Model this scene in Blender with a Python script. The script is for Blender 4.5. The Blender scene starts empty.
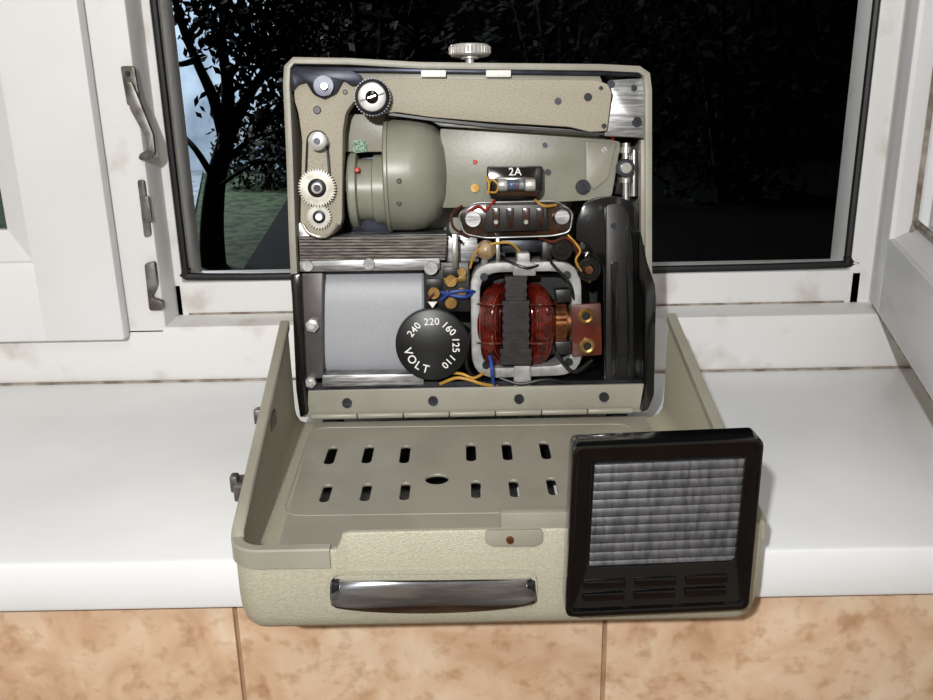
import bpy, bmesh, math, random
from mathutils import Vector, Matrix
random.seed(7)
C = bpy.context.scene.collection
bpy.context.scene.view_settings.view_transform = 'Standard'
PI = math.pi
# ------------------------------------------------------------ camera
F = 907.0; TH = math.radians(18); RO = 0.019
CAM = Vector((0, 0, .25))
fw = Vector((0, math.cos(TH), -math.sin(TH))); r0 = Vector((1, 0, 0)); u0 = Vector((0, math.sin(TH), math.cos(TH)))
rt = r0*math.cos(RO) - u0*math.sin(RO); up = u0*math.cos(RO) + r0*math.sin(RO)
cd = bpy.data.cameras.new('camera'); cam = bpy.data.objects.new('camera', cd); C.objects.link(cam)
cd.sensor_width = 36; cd.lens = F/933*36; cd.clip_start = .01; cd.clip_end = 200
mw = Matrix((rt, up, -fw)).transposed().to_4x4(); mw.translation = CAM
cam.matrix_world = mw
bpy.context.scene.camera = cam
def ray(px, py): return fw*F + rt*(px-466.5) - up*(py-350)
def WY(px, py, Y):
    d = ray(px, py); return CAM + d*((Y-CAM.y)/d.y)
def WZ(px, py, Z):
    d = ray(px, py); return CAM + d*((Z-CAM.z)/d.z)
# body frame
O = Vector((.004, .56, .0226)); TILT = math.radians(6)
RB = Matrix.Rotation(-TILT, 4, 'X'); BM = Matrix.Translation(O) @ RB; BI = BM.inverted()
RI = RB.to_3x3().inverted()
def L(px, py, d):
    o = BI @ CAM; r = RI @ ray(px, py)
    return o + r*((d-o.y)/r.y)
def S(px, py, d): return (L(px+1, py, d)-L(px, py, d)).length
# ------------------------------------------------------------ materials
def lin(c):
    return tuple(((v/255)/12.92 if v <= 10 else (((v/255)+.055)/1.055)**2.4) for v in c)
def mat(name, c, rough=.5, metal=0, c2=None, scale=40, bump=0, bscale=400, thresh=(.4, .6), coat=0, trans=0, stretch=None, detail=4):
    m = bpy.data.materials.new(name); m.use_nodes = True; nt = m.node_tree; n = nt.nodes; k = nt.links
    b = n['Principled BSDF']; b.inputs['Base Color'].default_value = (*lin(c), 1)
    b.inputs['Roughness'].default_value = rough; b.inputs['Metallic'].default_value = metal
    b.inputs['Coat Weight'].default_value = coat; b.inputs['Transmission Weight'].default_value = trans
    tc = n.new('ShaderNodeTexCoord'); src = tc.outputs['Object']
    if stretch:
        mp = n.new('ShaderNodeMapping'); mp.inputs['Scale'].default_value = stretch; k.new(src, mp.inputs[0]); src = mp.outputs[0]
    if c2:
        t = n.new('ShaderNodeTexNoise'); t.inputs['Scale'].default_value = scale; t.inputs['Detail'].default_value = detail
        k.new(src, t.inputs['Vector'])
        r = n.new('ShaderNodeValToRGB'); r.color_ramp.elements[0].position = thresh[0]; r.color_ramp.elements[1].position = thresh[1]
        r.color_ramp.elements[0].color = (*lin(c), 1); r.color_ramp.elements[1].color = (*lin(c2), 1)
        k.new(t.outputs['Fac'], r.inputs[0]); k.new(r.outputs[0], b.inputs['Base Color'])
    if bump:
        t2 = n.new('ShaderNodeTexNoise'); t2.inputs['Scale'].default_value = bscale; t2.inputs['Detail'].default_value = 2
        k.new(src, t2.inputs['Vector'])
        bu = n.new('ShaderNodeBump'); bu.inputs['Strength'].default_value = bump; bu.inputs['Distance'].default_value = .001
        k.new(t2.outputs['Fac'], bu.inputs['Height']); k.new(bu.outputs[0], b.inputs['Normal'])
    return m
m_lid = mat('hammered_beige_paint', (174, 170, 151), .42, c2=(161, 157, 138), scale=900, bump=.4, bscale=1300, thresh=(.4, .65))
m_lidin = mat('smooth_beige_paint', (154, 151, 138), .36, c2=(144, 141, 128), scale=20, bump=.05, bscale=500)
m_case = mat('case_paint', (152, 149, 136), .42, c2=(140, 137, 124), scale=30, bump=.1)
m_arm = mat('speckled_paint', (168, 161, 143), .6, c2=(130, 125, 108), scale=1100, bump=.2, bscale=1000, thresh=(.5, .75))
m_grn = mat('grey_green_paint', (144, 144, 130), .36, c2=(134, 134, 120), scale=30, bump=.06)
m_chr = mat('chrome', (225, 225, 222), .25, .95, c2=(190, 190, 188), scale=50)
m_knob = mat('matt_chrome', (226, 225, 222), .35, .6, c2=(200, 198, 195), scale=80)
m_hand = mat('polished_handle', (190, 192, 198), .14, 1, c2=(150, 153, 162), scale=120, stretch=(.3, 1, 3))
m_alu = mat('brushed_metal', (180, 180, 180), .42, .8, c2=(130, 130, 130), scale=60, stretch=(1, 1, 12))
m_cast = mat('cast_metal', (172, 172, 171), .5, .3, c2=(142, 141, 138), scale=90, bump=.2)
m_steel = mat('dark_steel', (70, 72, 78), .35, .8, c2=(50, 50, 56), scale=60)
m_blue = mat('blued_steel', (46, 49, 62), .35, .6, c2=(32, 34, 43), scale=50)
m_brass = mat('brass', (186, 154, 96), .3, .9, c2=(150, 116, 66), scale=100)
m_copb = mat('worn_copper', (140, 92, 60), .35, .8, c2=(92, 56, 36), scale=140)
m_gear = mat('gear_steel', (176, 175, 166), .4, .5, c2=(146, 142, 130), scale=120)
m_blk = mat('gloss_black', (10, 10, 11), .14, c2=(14, 14, 14), scale=50, coat=.5)
m_sat = mat('satin_black', (18, 17, 17), .4, c2=(26, 25, 24), scale=90)
m_dial = mat('dial_black', (13, 13, 14), .4, c2=(18, 18, 18), scale=60)
m_white = mat('white_print', (240, 240, 236), .6, c2=(230, 230, 226))
m_cop = mat('enamelled_copper', (116, 28, 16), .14, .3, c2=(62, 13, 8), scale=160, coat=1, thresh=(.35, .65))
m_lam = mat('lamination', (44, 40, 39), .5, .2, c2=(30, 27, 26), scale=200)
m_lams = mat('lamination_light', (112, 106, 100), .4, .6, c2=(60, 54, 50), scale=120, stretch=(1, 1, 20))
m_bake = mat('brown_bakelite', (92, 34, 20), .3, c2=(66, 24, 15), scale=90, coat=.4)
m_trans = mat('dark_resin', (34, 22, 16), .2, c2=(60, 36, 22), scale=80, coat=.6)
m_silv = mat('silver_paint', (166, 168, 173), .45, 0, c2=(160, 162, 168), scale=900, bump=.12, bscale=1500)
m_brn = mat('grey_brown_metal', (92, 88, 88), .45, .4, c2=(76, 72, 72), scale=40)
m_red = mat('red_paint', (205, 35, 25), .4, c2=(190, 30, 20))
m_ywire = mat('yellow_insulation', (200, 154, 62), .45, c2=(170, 124, 50))
m_bwire = mat('blue_insulation', (40, 70, 150), .4, c2=(30, 60, 135))
m_rwire = mat('red_insulation', (150, 30, 22), .4, c2=(130, 24, 18))
m_glass = mat('fuse_glass', (210, 225, 235), .05, trans=.9)
m_bulb = mat('amber_cap', (172, 150, 120), .3, c2=(140, 112, 80), scale=200, coat=.5)
m_pvc = mat('white_pvc', (232, 232, 234), .4, c2=(220, 219, 219), scale=6, thresh=(.35, .75))
m_pvcd = mat('dirty_pvc', (230, 229, 228), .5, c2=(168, 152, 134), scale=26, thresh=(.57, .92), detail=9)
m_sill = mat('white_sill', (238, 240, 242), .3, c2=(224, 225, 227), scale=7, thresh=(.4, .8), detail=8)
m_gask = mat('black_rubber', (14, 14, 16), .5, c2=(22, 22, 24))
m_grime_shade = mat('grime_and_shadow_line', (170, 162, 152), .7, c2=(116, 104, 90), scale=60, detail=8)
m_hw = mat('zinc_hardware', (138, 137, 134), .45, .7, c2=(92, 87, 80), scale=80)
m_pane = mat('window_glass', (200, 210, 215), .02, trans=1)
m_rub = mat('rubber_foot', (26, 26, 26), .7, c2=(34, 34, 34))
m_grid = mat('streaked_metal', (120, 121, 124), .36, .65, c2=(76, 77, 81), scale=300, stretch=(1.6, 1, .3), thresh=(.4, .75), detail=8)
m_wall = mat('room_plaster', (214, 208, 196), .8, c2=(206, 200, 188), scale=5)
m_floor = mat('wood_floor', (120, 86, 56), .5, c2=(90, 62, 40), scale=8, stretch=(1, 10, 1))
m_bark = mat('bark', (34, 30, 25), .9, c2=(18, 16, 13), scale=10)
m_leaf = mat('leaves', (44, 50, 34), .7, c2=(24, 29, 20), scale=3)
m_leafd = mat('dark_leaves', (44, 48, 36), .8, c2=(16, 19, 14), scale=2)
m_grass = mat('grass', (92, 108, 78), .9, c2=(50, 62, 44), scale=9, detail=8)
m_ground_dark = mat('ground_darkness', (24, 22, 18), .95, c2=(14, 13, 11), scale=5)
m_house = mat('pale_render', (200, 214, 228), .8, c2=(150, 166, 184), scale=1.2, detail=7)
m_path = mat('concrete_path', (176, 184, 192), .9, c2=(140, 148, 156), scale=4)
# tiles
def tile_mat():
    m = bpy.data.materials.new('marbled_tile'); m.use_nodes = True; nt = m.node_tree; n = nt.nodes; k = nt.links
    b = n['Principled BSDF']; b.inputs['Roughness'].default_value = .28
    tc = n.new('ShaderNodeTexCoord')
    t = n.new('ShaderNodeTexNoise'); t.inputs['Scale'].default_value = 24; t.inputs['Detail'].default_value = 10; t.inputs['Distortion'].default_value = .8
    k.new(tc.outputs['Object'], t.inputs['Vector'])
    r = n.new('ShaderNodeValToRGB'); e = r.color_ramp.elements
    e[0].position = .28; e[0].color = (*lin((188, 148, 116)), 1); e[1].position = .72; e[1].color = (*lin((226, 204, 178)), 1)
    x = e.new(.5); x.color = (*lin((212, 180, 150)), 1)
    k.new(t.outputs['Fac'], r.inputs[0])
    t2 = n.new('ShaderNodeTexNoise'); t2.inputs['Scale'].default_value = 110; t2.inputs['Detail'].default_value = 9
    k.new(tc.outputs['Object'], t2.inputs['Vector'])
    r2 = n.new('ShaderNodeValToRGB'); r2.color_ramp.elements[0].position = .28; r2.color_ramp.elements[0].color = (.62, .5, .4, 1); r2.color_ramp.elements[1].position = .48; r2.color_ramp.elements[1].color = (1, 1, 1, 1)
    k.new(t2.outputs['Fac'], r2.inputs[0])
    mx = n.new('ShaderNodeMixRGB'); mx.blend_type = 'MULTIPLY'; mx.inputs[0].default_value = .65
    k.new(r.outputs[0], mx.inputs[1]); k.new(r2.outputs[0], mx.inputs[2]); k.new(mx.outputs[0], b.inputs['Base Color'])
    return m
m_tile = tile_mat()
m_grout = mat('grout', (170, 138, 108), .9, c2=(146, 116, 90), scale=60)
# ------------------------------------------------------------ mesh helpers
def rpoly(pts, r, n=4):
    out = []; N = len(pts)
    for i in range(N):
        p = Vector(pts[i]); a = Vector(pts[i-1]); b = Vector(pts[(i+1) % N])
        da = (a-p); db = (b-p); rr = min(r, da.length*.48, db.length*.48)
        A = p+da.normalized()*rr; B = p+db.normalized()*rr
        for j in range(n+1):
            t = j/n; out.append(tuple(A*(1-t)**2 + p*2*t*(1-t) + B*t*t))
    return out
class M:
    def __init__(s): s.bm = bmesh.new()
    def merge(s, t, bevel=0, seg=2):
        bmesh.ops.recalc_face_normals(t, faces=t.faces)
        if bevel:
            ed = [e for e in t.edges if len(e.link_faces) == 2 and e.calc_face_angle(0) > .5]
            bmesh.ops.bevel(t, geom=ed, offset=bevel, segments=seg, affect='EDGES', profile=.5, clamp_overlap=True)
        me = bpy.data.meshes.new('t'); t.to_mesh(me); s.bm.from_mesh(me); bpy.data.meshes.remove(me); t.free(); return s
    def loft(s, rings, cap=True, bevel=0, closed=False, ring_closed=True):
        t = bmesh.new(); vs = [[t.verts.new(p) for p in r] for r in rings]; N = len(rings[0])
        rng = range(len(vs)) if closed else range(len(vs)-1)
        for i in rng:
            a, b = vs[i], vs[(i+1) % len(vs)]
            for j in range(N if ring_closed else N-1):
                try: t.faces.new((a[j], a[(j+1) % N], b[(j+1) % N], b[j]))
                except Exception: pass
        if cap and not closed:
            t.faces.new(vs[0]); t.faces.new(vs[-1][::-1])
        return s.merge(t, bevel)
    def prism(s, a, b, bevel=0): return s.loft([a, b], True, bevel)
    def box(s, x0, x1, y0, y1, z0, z1, bevel=0, X=None):
        q = [(x0, y0), (x1, y0), (x1, y1), (x0, y1)]
        A = [Vector((x, y, z0)) for x, y in q]; B = [Vector((x, y, z1)) for x, y in q]
        if X: A = [X @ v for v in A]; B = [X @ v for v in B]
        return s.prism(A, B, bevel)
    def pp(s, pts, d0, d1, bevel=0, r=0):      # outline on the body face, extruded into the body
        if r: pts = rpoly(pts, r)
        A = [L(x, y, d0) for x, y in pts]; B = [v+Vector((0, d1-d0, 0)) for v in A]
        return s.prism(A, B, bevel)
    def pr(s, x0, y0, x1, y1, d0, d1, bevel=0, r=0): return s.pp([(x0, y0), (x1, y0), (x1, y1), (x0, y1)], d0, d1, bevel, r)
    def wp(s, pts, Y0, Y1, bevel=0, r=0):      # outline on a vertical plane of the room
        if r: pts = rpoly(pts, r)
        A = [WY(x, y, Y0) for x, y in pts]; B = [v+Vector((0, Y1-Y0, 0)) for v in A]
        return s.prism(A, B, bevel)
    def lathe(s, prof, o, ax, seg=32, sq=None):    # prof [(h, r)]
        ax = Vector(ax).normalized(); a = ax.orthogonal().normalized(); b = ax.cross(a); o = Vector(o)
        rings = [[o+ax*h+(a*math.cos(2*PI*j/seg)+b*math.sin(2*PI*j/seg))*max(r, 1e-5) for j in range(seg)] for h, r in prof]
        return s.loft(rings)
    def cyl(s, px, py, rp, d0, d1, seg=28, ch=.0004):
        o = L(px, py, d0); r = rp*S(px, py, d0); ch = min(ch, r*.3)
        h = d1-d0
        return s.lathe([(0, r-ch), (ch, r), (h, r)], o, (0, 1, 0), seg)
    def tube(s, pts, r, seg=8, sub=6, closed=False):
        pts = [Vector(p) for p in pts]
        P = []
        n = len(pts)
        for i in range(n-1):
            p0 = pts[max(i-1, 0)]; p1 = pts[i]; p2 = pts[i+1]; p3 = pts[min(i+2, n-1)]
            for j in range(sub):
                t = j/sub
                P.append(.5*((2*p1)+(p2-p0)*t+(2*p0-5*p1+4*p2-p3)*t*t+(3*p1-p0-3*p2+p3)*t**3))
        P.append(pts[-1])
        rings = []; pa = None
        for i, p in enumerate(P):
            tg = (P[min(i+1, len(P)-1)]-P[max(i-1, 0)]).normalized()
            if pa is None: pa = tg.orthogonal().normalized()
            pa = (pa-tg*pa.dot(tg)).normalized(); pb = tg.cross(pa)
            rr = r(i/(len(P)-1)) if callable(r) else r
            rings.append([p+(pa*math.cos(2*PI*j/seg)+pb*math.sin(2*PI*j/seg))*rr for j in range(seg)])
        return s.loft(rings)
    def ptube(s, pts, rp, **k):
        return s.tube([L(*p) for p in pts], rp*.00064, **k)
    def gear(s, px, py, rp, d0, d1, teeth, dep=.85):
        o = L(px, py, d0); r = rp*S(px, py, d0); P = []
        for i in range(teeth*4):
            a = 2*PI*i/(teeth*4); rr = r if i % 4 < 2 else r*dep
            P.append(o+Vector((math.cos(a)*rr, 0, math.sin(a)*rr)))
        return s.prism(P, [p+Vector((0, d1-d0, 0)) for p in P])
    def build(s, name, mt, parent=None, label=None, X=None, smooth=True, bm_recalc=True):
        if X is not None: bmesh.ops.transform(s.bm, matrix=X, verts=s.bm.verts)
        me = bpy.data.meshes.new(name); s.bm.to_mesh(me); s.bm.free()
        if smooth:
            me.shade_smooth(); me.set_sharp_from_angle(angle=math.radians(38))
        me.materials.append(mt)
        o = bpy.data.objects.new(name, me); C.objects.link(o)
        if parent: o.parent = parent
        if label: o['label'] = label
        return o
def tag(o, label, cat, group=None):
    o['label'] = label; o['category'] = cat
    if group: o['group'] = group
    return o
def struct(o): o['kind'] = 'structure'; return o
def empty(name, loc):
    e = bpy.data.objects.new(name, None); C.objects.link(e); e.location = loc; return e
def screw(px, py, rp, d, parent, mt=None, ang=.6, name='screw'):
    m = M(); o = L(px, py, d); r = rp*S(px, py, d); h = max(.0008, r*.35)
    m.lathe([(-h*.5, r*.96), (0, r), (h*.8, r)], o, (0, 1, 0), 20)
    for sgn in (-1, 1):
        P = []
        for i in range(11):
            a = ang+PI/2*(sgn)-PI/2+.22+(PI-.44)*i/10+PI/2
            P.append(o+Vector((math.cos(a)*r*.95, -h*.5, math.sin(a)*r*.95)))
        m.prism(P, [p+Vector((0, -h*.6, 0)) for p in P])
    return m.build(name, mt or m_chr, parent)
def text(s, px, py, d, size, ang, parent, mt, name='lettering'):
    cu = bpy.data.curves.new('t', 'FONT'); cu.body = s; cu.size = size; cu.extrude = .00012; cu.align_x = 'CENTER'; cu.align_y = 'CENTER'
    cu.offset = size*.012; cu.space_character = 1.08
    ob = bpy.data.objects.new('t', cu); C.objects.link(ob)
    dg = bpy.context.evaluated_depsgraph_get(); me = bpy.data.meshes.new_from_object(ob.evaluated_get(dg))
    bpy.data.objects.remove(ob)
    X = Matrix.Translation(L(px, py, d)) @ Matrix.Rotation(PI/2, 4, 'X') @ Matrix.Rotation(ang, 4, 'Z')
    me.transform(X); me.materials.clear(); me.materials.append(mt)
    o = bpy.data.objects.new(name, me); C.objects.link(o); o.parent = parent; return o
# ------------------------------------------------------------ room
m = M(); m.box(-1.3, 1.3, .42, .90, -.03, 0, .003); s = struct(m.build('trim_1', m_sill))
s['label'] = 'white window sill'
m = M()
x = -.133-.2085*5
while x < 1.3:
    z = -.034
    for r in range(4):
        m.box(x+.0012, x+.2073, .44, .45, z-.26, z, .0008); z -= .2625
    x += .2085
struct(m.build('wall_front', m_tile))
m = M(); m.box(-1.3, 1.3, .443, .60, -.95, -.0305); struct(m.build('wall_window', m_grout))
m = M(); m.box(-1.3, -.80, .68, .95, 0.0, 1.6); m.box(.46, 1.3, .68, .95, 0.0, 1.6); m.box(-.8, .46, .68, .95, .98, 1.6); struct(m.build('wall_back', m_wall))
m = M(); m.box(-1.3, 1.3, -2.2, .95, -1.0, -.95); struct(m.build('floor', m_floor))
m = M(); m.box(-1.3, 1.3, -2.2, .95, 1.6, 1.65); struct(m.build('ceiling', m_wall))
m = M(); m.box(-1.35, -1.3, -2.2, .95, -.95, 1.6); struct(m.build('wall_left', m_wall))
m = M(); m.box(1.3, 1.35, -2.2, .95, -.95, 1.6); struct(m.build('wall_right', m_wall))
m = M(); m.box(-1.35, 1.35, -2.25, -2.2, -.95, 1.6); struct(m.build('wall_near', m_wall))
# fixed window frame
xm0 = WY(112, 130, .70).x; xm1 = WY(165, 130, .735).x
xr0 = WY(866, 130, .735).x; xr1 = xr0+.06
m = M()
m.box(-.80, .46, .70, .78, 0, .047, .003)          # bottom rail
m.box(xm1-.012, xr0+.012, .735, .78, .04, .075, .003)
m.box(xm0-.035, xm0+.022, .70, .78, .04, .98, .003)     # mullion, stepped
m.box(xm0+.015, xm1-.016, .728, .78, .04, .98, .002)
m.box(xm0+.015, xm1, .735, .78, .04, .98, .003)
m.box(xm1-.014, xm1+.004, .745, .78, .04, .98, .002)
m.box(xr0, xr1, .735, .78, .04, .98, .003)
m.box(xr0+.018, .46, .70, .78, .04, .98, .003)
m.box(-.80, .46, .70, .78, .93, .98, .003)
m.box(-.80, -.74, .70, .78, .04, .98, .003)
win1 = struct(m.build('window_1', m_pvcd))
m = M()
g = .0785
pts = [(xm1+.002, .738, .93), (xm1+.002, .738, .5), (xm1+.002, .738, .12), (xm1+.004, .738, .086), (xm1+.02, .738, g), (0, .738, g-.001), (xr0-.02, .738, g), (xr0-.003, .738, .086), (xr0-.002, .738, .12), (xr0-.002, .738, .5), (xr0-.002, .738, .93)]
m.tube(pts, .0031, 8, 4); m.build('gasket', m_gask, win1, 'black rubber gasket around the opening')
m = M(); m.box(-.76, .45, .698, .7005, -.0002, .0016, .0004); m.build('bottom_seam', m_grime_shade, win1, 'grimy seam where the frame meets the sill')
m = M(); m.box(xm1+.002, xr0-.002, .7338, .7355, .0465, .0485, .0004); m.build('ledge_seam', m_grime_shade, win1)
def wq(m, pts, Y, h=.004, r=0): m.wp(pts, Y-h, Y, .0006, r)
m = M(); wq(m, [(120, 66), (134, 66), (140, 104), (127, 106)], .70, .003, 3); lp = m.build('latch_plate', m_hw, win1)
m = M(); wq(m, [(123, 82), (131, 81), (143, 110), (153, 135), (155, 154), (149, 160), (138, 160), (139, 154), (147, 150), (145, 137), (130, 110)], .697, .004, 3); m.build('latch_lever', m_hw, win1)
for px, py in ((127, 74), (131, 98)):
    m = M(); m.lathe([(0, .0016), (.001, .002)], WY(px, py, .6958), (0, 1, 0), 12); m.build('plate_screw', m_steel, win1)
m = M(); wq(m, [(137, 180), (144, 180), (151, 236), (144, 238)], .70, .003, 3); m.build('latch_plate', m_hw, win1)
m = M(); wq(m, [(142, 196), (148, 196), (152, 222), (146, 222)], .697, .003, 2); m.build('latch_pin', m_hw, win1)
m = M(); wq(m, [(144, 264), (154, 262), (157, 286), (151, 298), (163, 302), (163, 310), (149, 311)], .70, .006, 3); m.build('hinge_block', m_hw, win1)
m = M(); m.box(xm1-.0135, xm1-.0085, .7345, .736, .09, .92, .0004); m.build('lock_strip', m_hw, win1)
# left closed sash
ys = .685
xs1 = WY(125, 340, ys).x; xg = WY(30, 262, ys).x; zb = WY(60, 342, ys).z; zg = WY(30, 262, ys).z
def sash(m, x0, x1, z0, z1, w, hb, y0, y1, bead=.012):
    m.box(x0, x0+w, y0, y1, z0, z1, .003); m.box(x1-w, x1, y0, y1, z0, z1, .003)
    m.box(x0+w-.004, x1-w+.004, y0, y1, z0, z0+hb, .003); m.box(x0+w-.004, x1-w+.004, y0, y1, z1-hb, z1, .003)
    a = [(x0+w, z0+hb), (x1-w, z0+hb), (x1-w, z1-hb), (x0+w, z1-hb)]; b = [(x0+w+bead, z0+hb+bead), (x1-w-bead, z0+hb+bead), (x1-w-bead, z1-hb-bead), (x0+w+bead, z1-hb-bead)]
    m.loft([[Vector((x, y0+.004, z)) for x, z in a], [Vector((x, y0+.018, z)) for x, z in b], [Vector((x, y0+.026, z)) for x, z in b], [Vector((x, y0+.03, z)) for x, z in a]], closed=True)
m = M(); sash(m, -.76, xs1, zb, .96, xs1-xg, zg-zb, ys, .699, .022); w3 = struct(m.build('window_2', m_pvc)); w3['label'] = 'closed left casement'
m = M(); m.box(-.70, xg-.002, .709, .713, zg+.002, .91); m.build('pane', m_pane, w3)
# right open sash
h0 = Vector((.331, .728)); h1 = Vector((.270, .499)); dv = (h1-h0).normalized(); ln = .54
m = M(); sash(m, 0, ln, .050, .955, .05, .062, 0, .05)
X = Matrix.Translation((h0.x+.004, h0.y, 0)) @ Matrix(((dv.x, -dv.y, 0, 0), (dv.y, dv.x, 0, 0), (0, 0, 1, 0), (0, 0, 0, 1)))
w2 = struct(m.build('window_3', m_pvc, X=X)); w2['label'] = 'right casement swung open into the room'
m = M(); m.box(.052, ln-.052, .024, .028, .117, .898); m.build('pane', m_pane, w2, X=X)
m = M(); m.tube([(.064, .014, .87), (.064, .014, .5), (.064, .014, .13), (.066, .014, .128), (.2, .014, .128), (ln-.07, .014, .128)], .0022, 6, 3); m.build('gasket', m_grime_shade, w2, X=X)
m = M(); m.box(.004, ln-.004, .002, .046, .0475, .0505, .0004); m.build('sash_shadow_strip', m_grime_shade, w2, X=X)  # dark strip painting the shadow line under the open sash
# ------------------------------------------------------------ outdoors
m = M(); m.box(-25, 25, 1.6, 60, -1.75, -1.5); struct(m.build('ground', m_grass))
m = M(); xx = WY(292, 260, 7.7).x; m.prism([Vector((xx, 3, -1.5)), Vector((25, 3, -1.5)), Vector((25, 40, -1.5)), Vector((WY(292, 200, 20).x-1, 40, -1.5))], [Vector((xx, 3, -1.46)), Vector((25, 3, -1.46)), Vector((25, 40, -1.46)), Vector((WY(292, 200, 20).x-1, 40, -1.46))]); struct(m.build('ground_dark_patch', m_ground_dark))  # dark sheet over the lawn, night darkness put into its colour
def leaves(m, cen, rad, n, sz):
    t = bmesh.new()
    for i in range(n):
        while True:
            v = Vector((random.uniform(-1, 1), random.uniform(-1, 1), random.uniform(-1, 1)))
            if .25 < v.length < 1: break
        p = Vector(cen)+Vector((v.x*rad[0], v.y*rad[1], v.z*rad[2]))
        a = Vector((random.gauss(0, 1), random.gauss(0, 1), random.gauss(0, 1))).normalized(); b = a.orthogonal().normalized()
        s_ = sz*random.uniform(.6, 1.3)
        vs = [t.verts.new(p+a*s_), t.verts.new(p+b*s_*.45), t.verts.new(p-a*s_), t.verts.new(p-b*s_*.45)]; t.faces.new(vs)
    me = bpy.data.meshes.new('t'); t.to_mesh(me); m.bm.from_mesh(me); bpy.data.meshes.remove(me); t.free()
YT = 8.0
tr = empty('garden_tree', (WY(214, 268, YT).x, YT, -1.5)); tag(tr, 'tree with a forking dark trunk outside the window, on the left before the pale wall', 'tree')
Xi = Matrix.Translation(-tr.location)
m = M()
b0 = WY(214, 275, YT); b0.z = -1.5
m.tube([b0, WY(212, 225, YT), WY(216, 180, YT), WY(226, 140, YT)], lambda t: .12-.05*t, 10)
for pts, r in (([(226, 145), (214, 100), (196, 60), (180, 20), (170, -30)], .06), ([(224, 150), (240, 110), (262, 75), (285, 45), (300, 10)], .06), ([(226, 140), (228, 90), (222, 40), (226, -20)], .07), ([(216, 182), (196, 150), (178, 130), (165, 105)], .035), ([(222, 165), (250, 140), (275, 132), (300, 120)], .03), ([(214, 100), (235, 70), (250, 20)], .03), ([(196, 60), (176, 64), (160, 50)], .03), ([(240, 110), (256, 116), (278, 100)], .025), ([(228, 90), (246, 84), (258, 60)], .025), ([(214, 190), (240, 172), (262, 160)], .02)):
    m.tube([WY(x, y, YT+random.uniform(-.3, .3)) for x, y in pts], lambda t, r=r: r*(1-.7*t), 8, 4)
m.build('trunk', m_bark, tr, X=Xi)
m = M()
for px, py, R, n in ((205, -10, .45, 360), (250, -5, .75, 950), (290, 25, .5, 600), (230, 40, .4, 200), (268, 75, .45, 300), (288, 120, .3, 150), (245, 110, .4, 110), (262, 150, .3, 50)):
    leaves(m, WY(px, py, YT), (R, .6, R*.7), n, .05)
m.build('foliage', m_leaf, tr, X=Xi, smooth=False)
# house wall
YH = 15.0
ho = empty('garden_house', (WY(180, 150, YH).x, YH, -1.5)); tag(ho, 'pale blue-grey rendered house wall seen behind the garden tree', 'house')
Xi = Matrix.Translation(-ho.location)
xa = WY(60, 100, YH).x; xb = WY(280, 100, YH).x
m = M(); m.box(xa, xb, YH, YH+3, -1.5, 1.6); m.build('wall', m_house, ho, X=Xi)
m = M(); m.prism([Vector((xa-.3, YH-.3, 1.6)), Vector((xb+.3, YH-.3, 1.6)), Vector((xb+.3, YH+1.5, 2.9)), Vector((xa-.3, YH+1.5, 2.9))], [Vector((xa-.3, YH-.3, 1.7)), Vector((xb+.3, YH-.3, 1.7)), Vector((xb+.3, YH+1.5, 3.0)), Vector((xa-.3, YH+1.5, 3.0))]); m.build('roof', m_brn, ho, X=Xi)
pw = [WZ(150, 262, -1.5), WZ(186, 262, -1.5), WZ(204, 168, -1.5), WZ(160, 168, -1.5)]
m = M(); m.prism([Vector((p.x, p.y, -1.5)) for p in pw], [Vector((p.x, p.y, -1.46)) for p in pw]); struct(m.build('path', m_path))
c = WY(266, 168, 13); hb = empty('garden_shrub', (c.x, 13.0, -1.5)); tag(hb, 'low rounded shrub on the lawn, between the tree trunk and the projector case', 'shrub')
m = M(); leaves(m, Vector((c.x, 13, -1.0)), (.75, .5, .6), 1200, .06); m.build('foliage', m_leafd, hb, X=Matrix.Translation(-hb.location), smooth=False)
m = M(); m.tube([(c.x, 13, -1.5), (c.x+.05, 13, -1.1), (c.x, 13, -.6)], .05, 6); m.build('stem', m_bark, hb, X=Matrix.Translation(-hb.location))
for i, (px, py, Y, R, n, lab) in enumerate(((360, 140, 10.8, 1.1, 2400, 'dark leafy bush outside, directly behind the left side of the projector case'), (560, 120, 14.6, 2.0, 2800, 'broad dark bush outside, hidden mostly by the projector top'), (745, 110, 10.8, 1.7, 3200, 'tall dark bush outside between the projector and the open right sash'), (930, 120, 14.6, 1.8, 1600, 'dark bush outside, farthest right behind the window jamb'))):
    c = WY(px, py, Y); c.z = .6
    b = empty('garden_bush', (c.x, Y, -1.5)); tag(b, lab, 'bush', None)
    Xi = Matrix.Translation(-b.location)
    m = M(); leaves(m, c, (R, .9, 2.3), n, .09); m.build('foliage', m_leafd, b, X=Xi, smooth=False)
    m = M()
    for k in range(5): m.tube([(c.x+.1*k-.2, Y, -1.5), (c.x+.2*k-.4, Y+.1, -.3), (c.x+.4*k-.8, Y, 1.3)], lambda t: .06*(1-.6*t), 6)
    m.build('stem', m_bark, b, X=Xi)
m = M(); m.box(-18, 20, 24, 24.3, -1.5, 9.5); struct(m.build('wall_garden', mat('night_wall', (26, 30, 28), .9, c2=(12, 14, 13), scale=2)))
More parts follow.
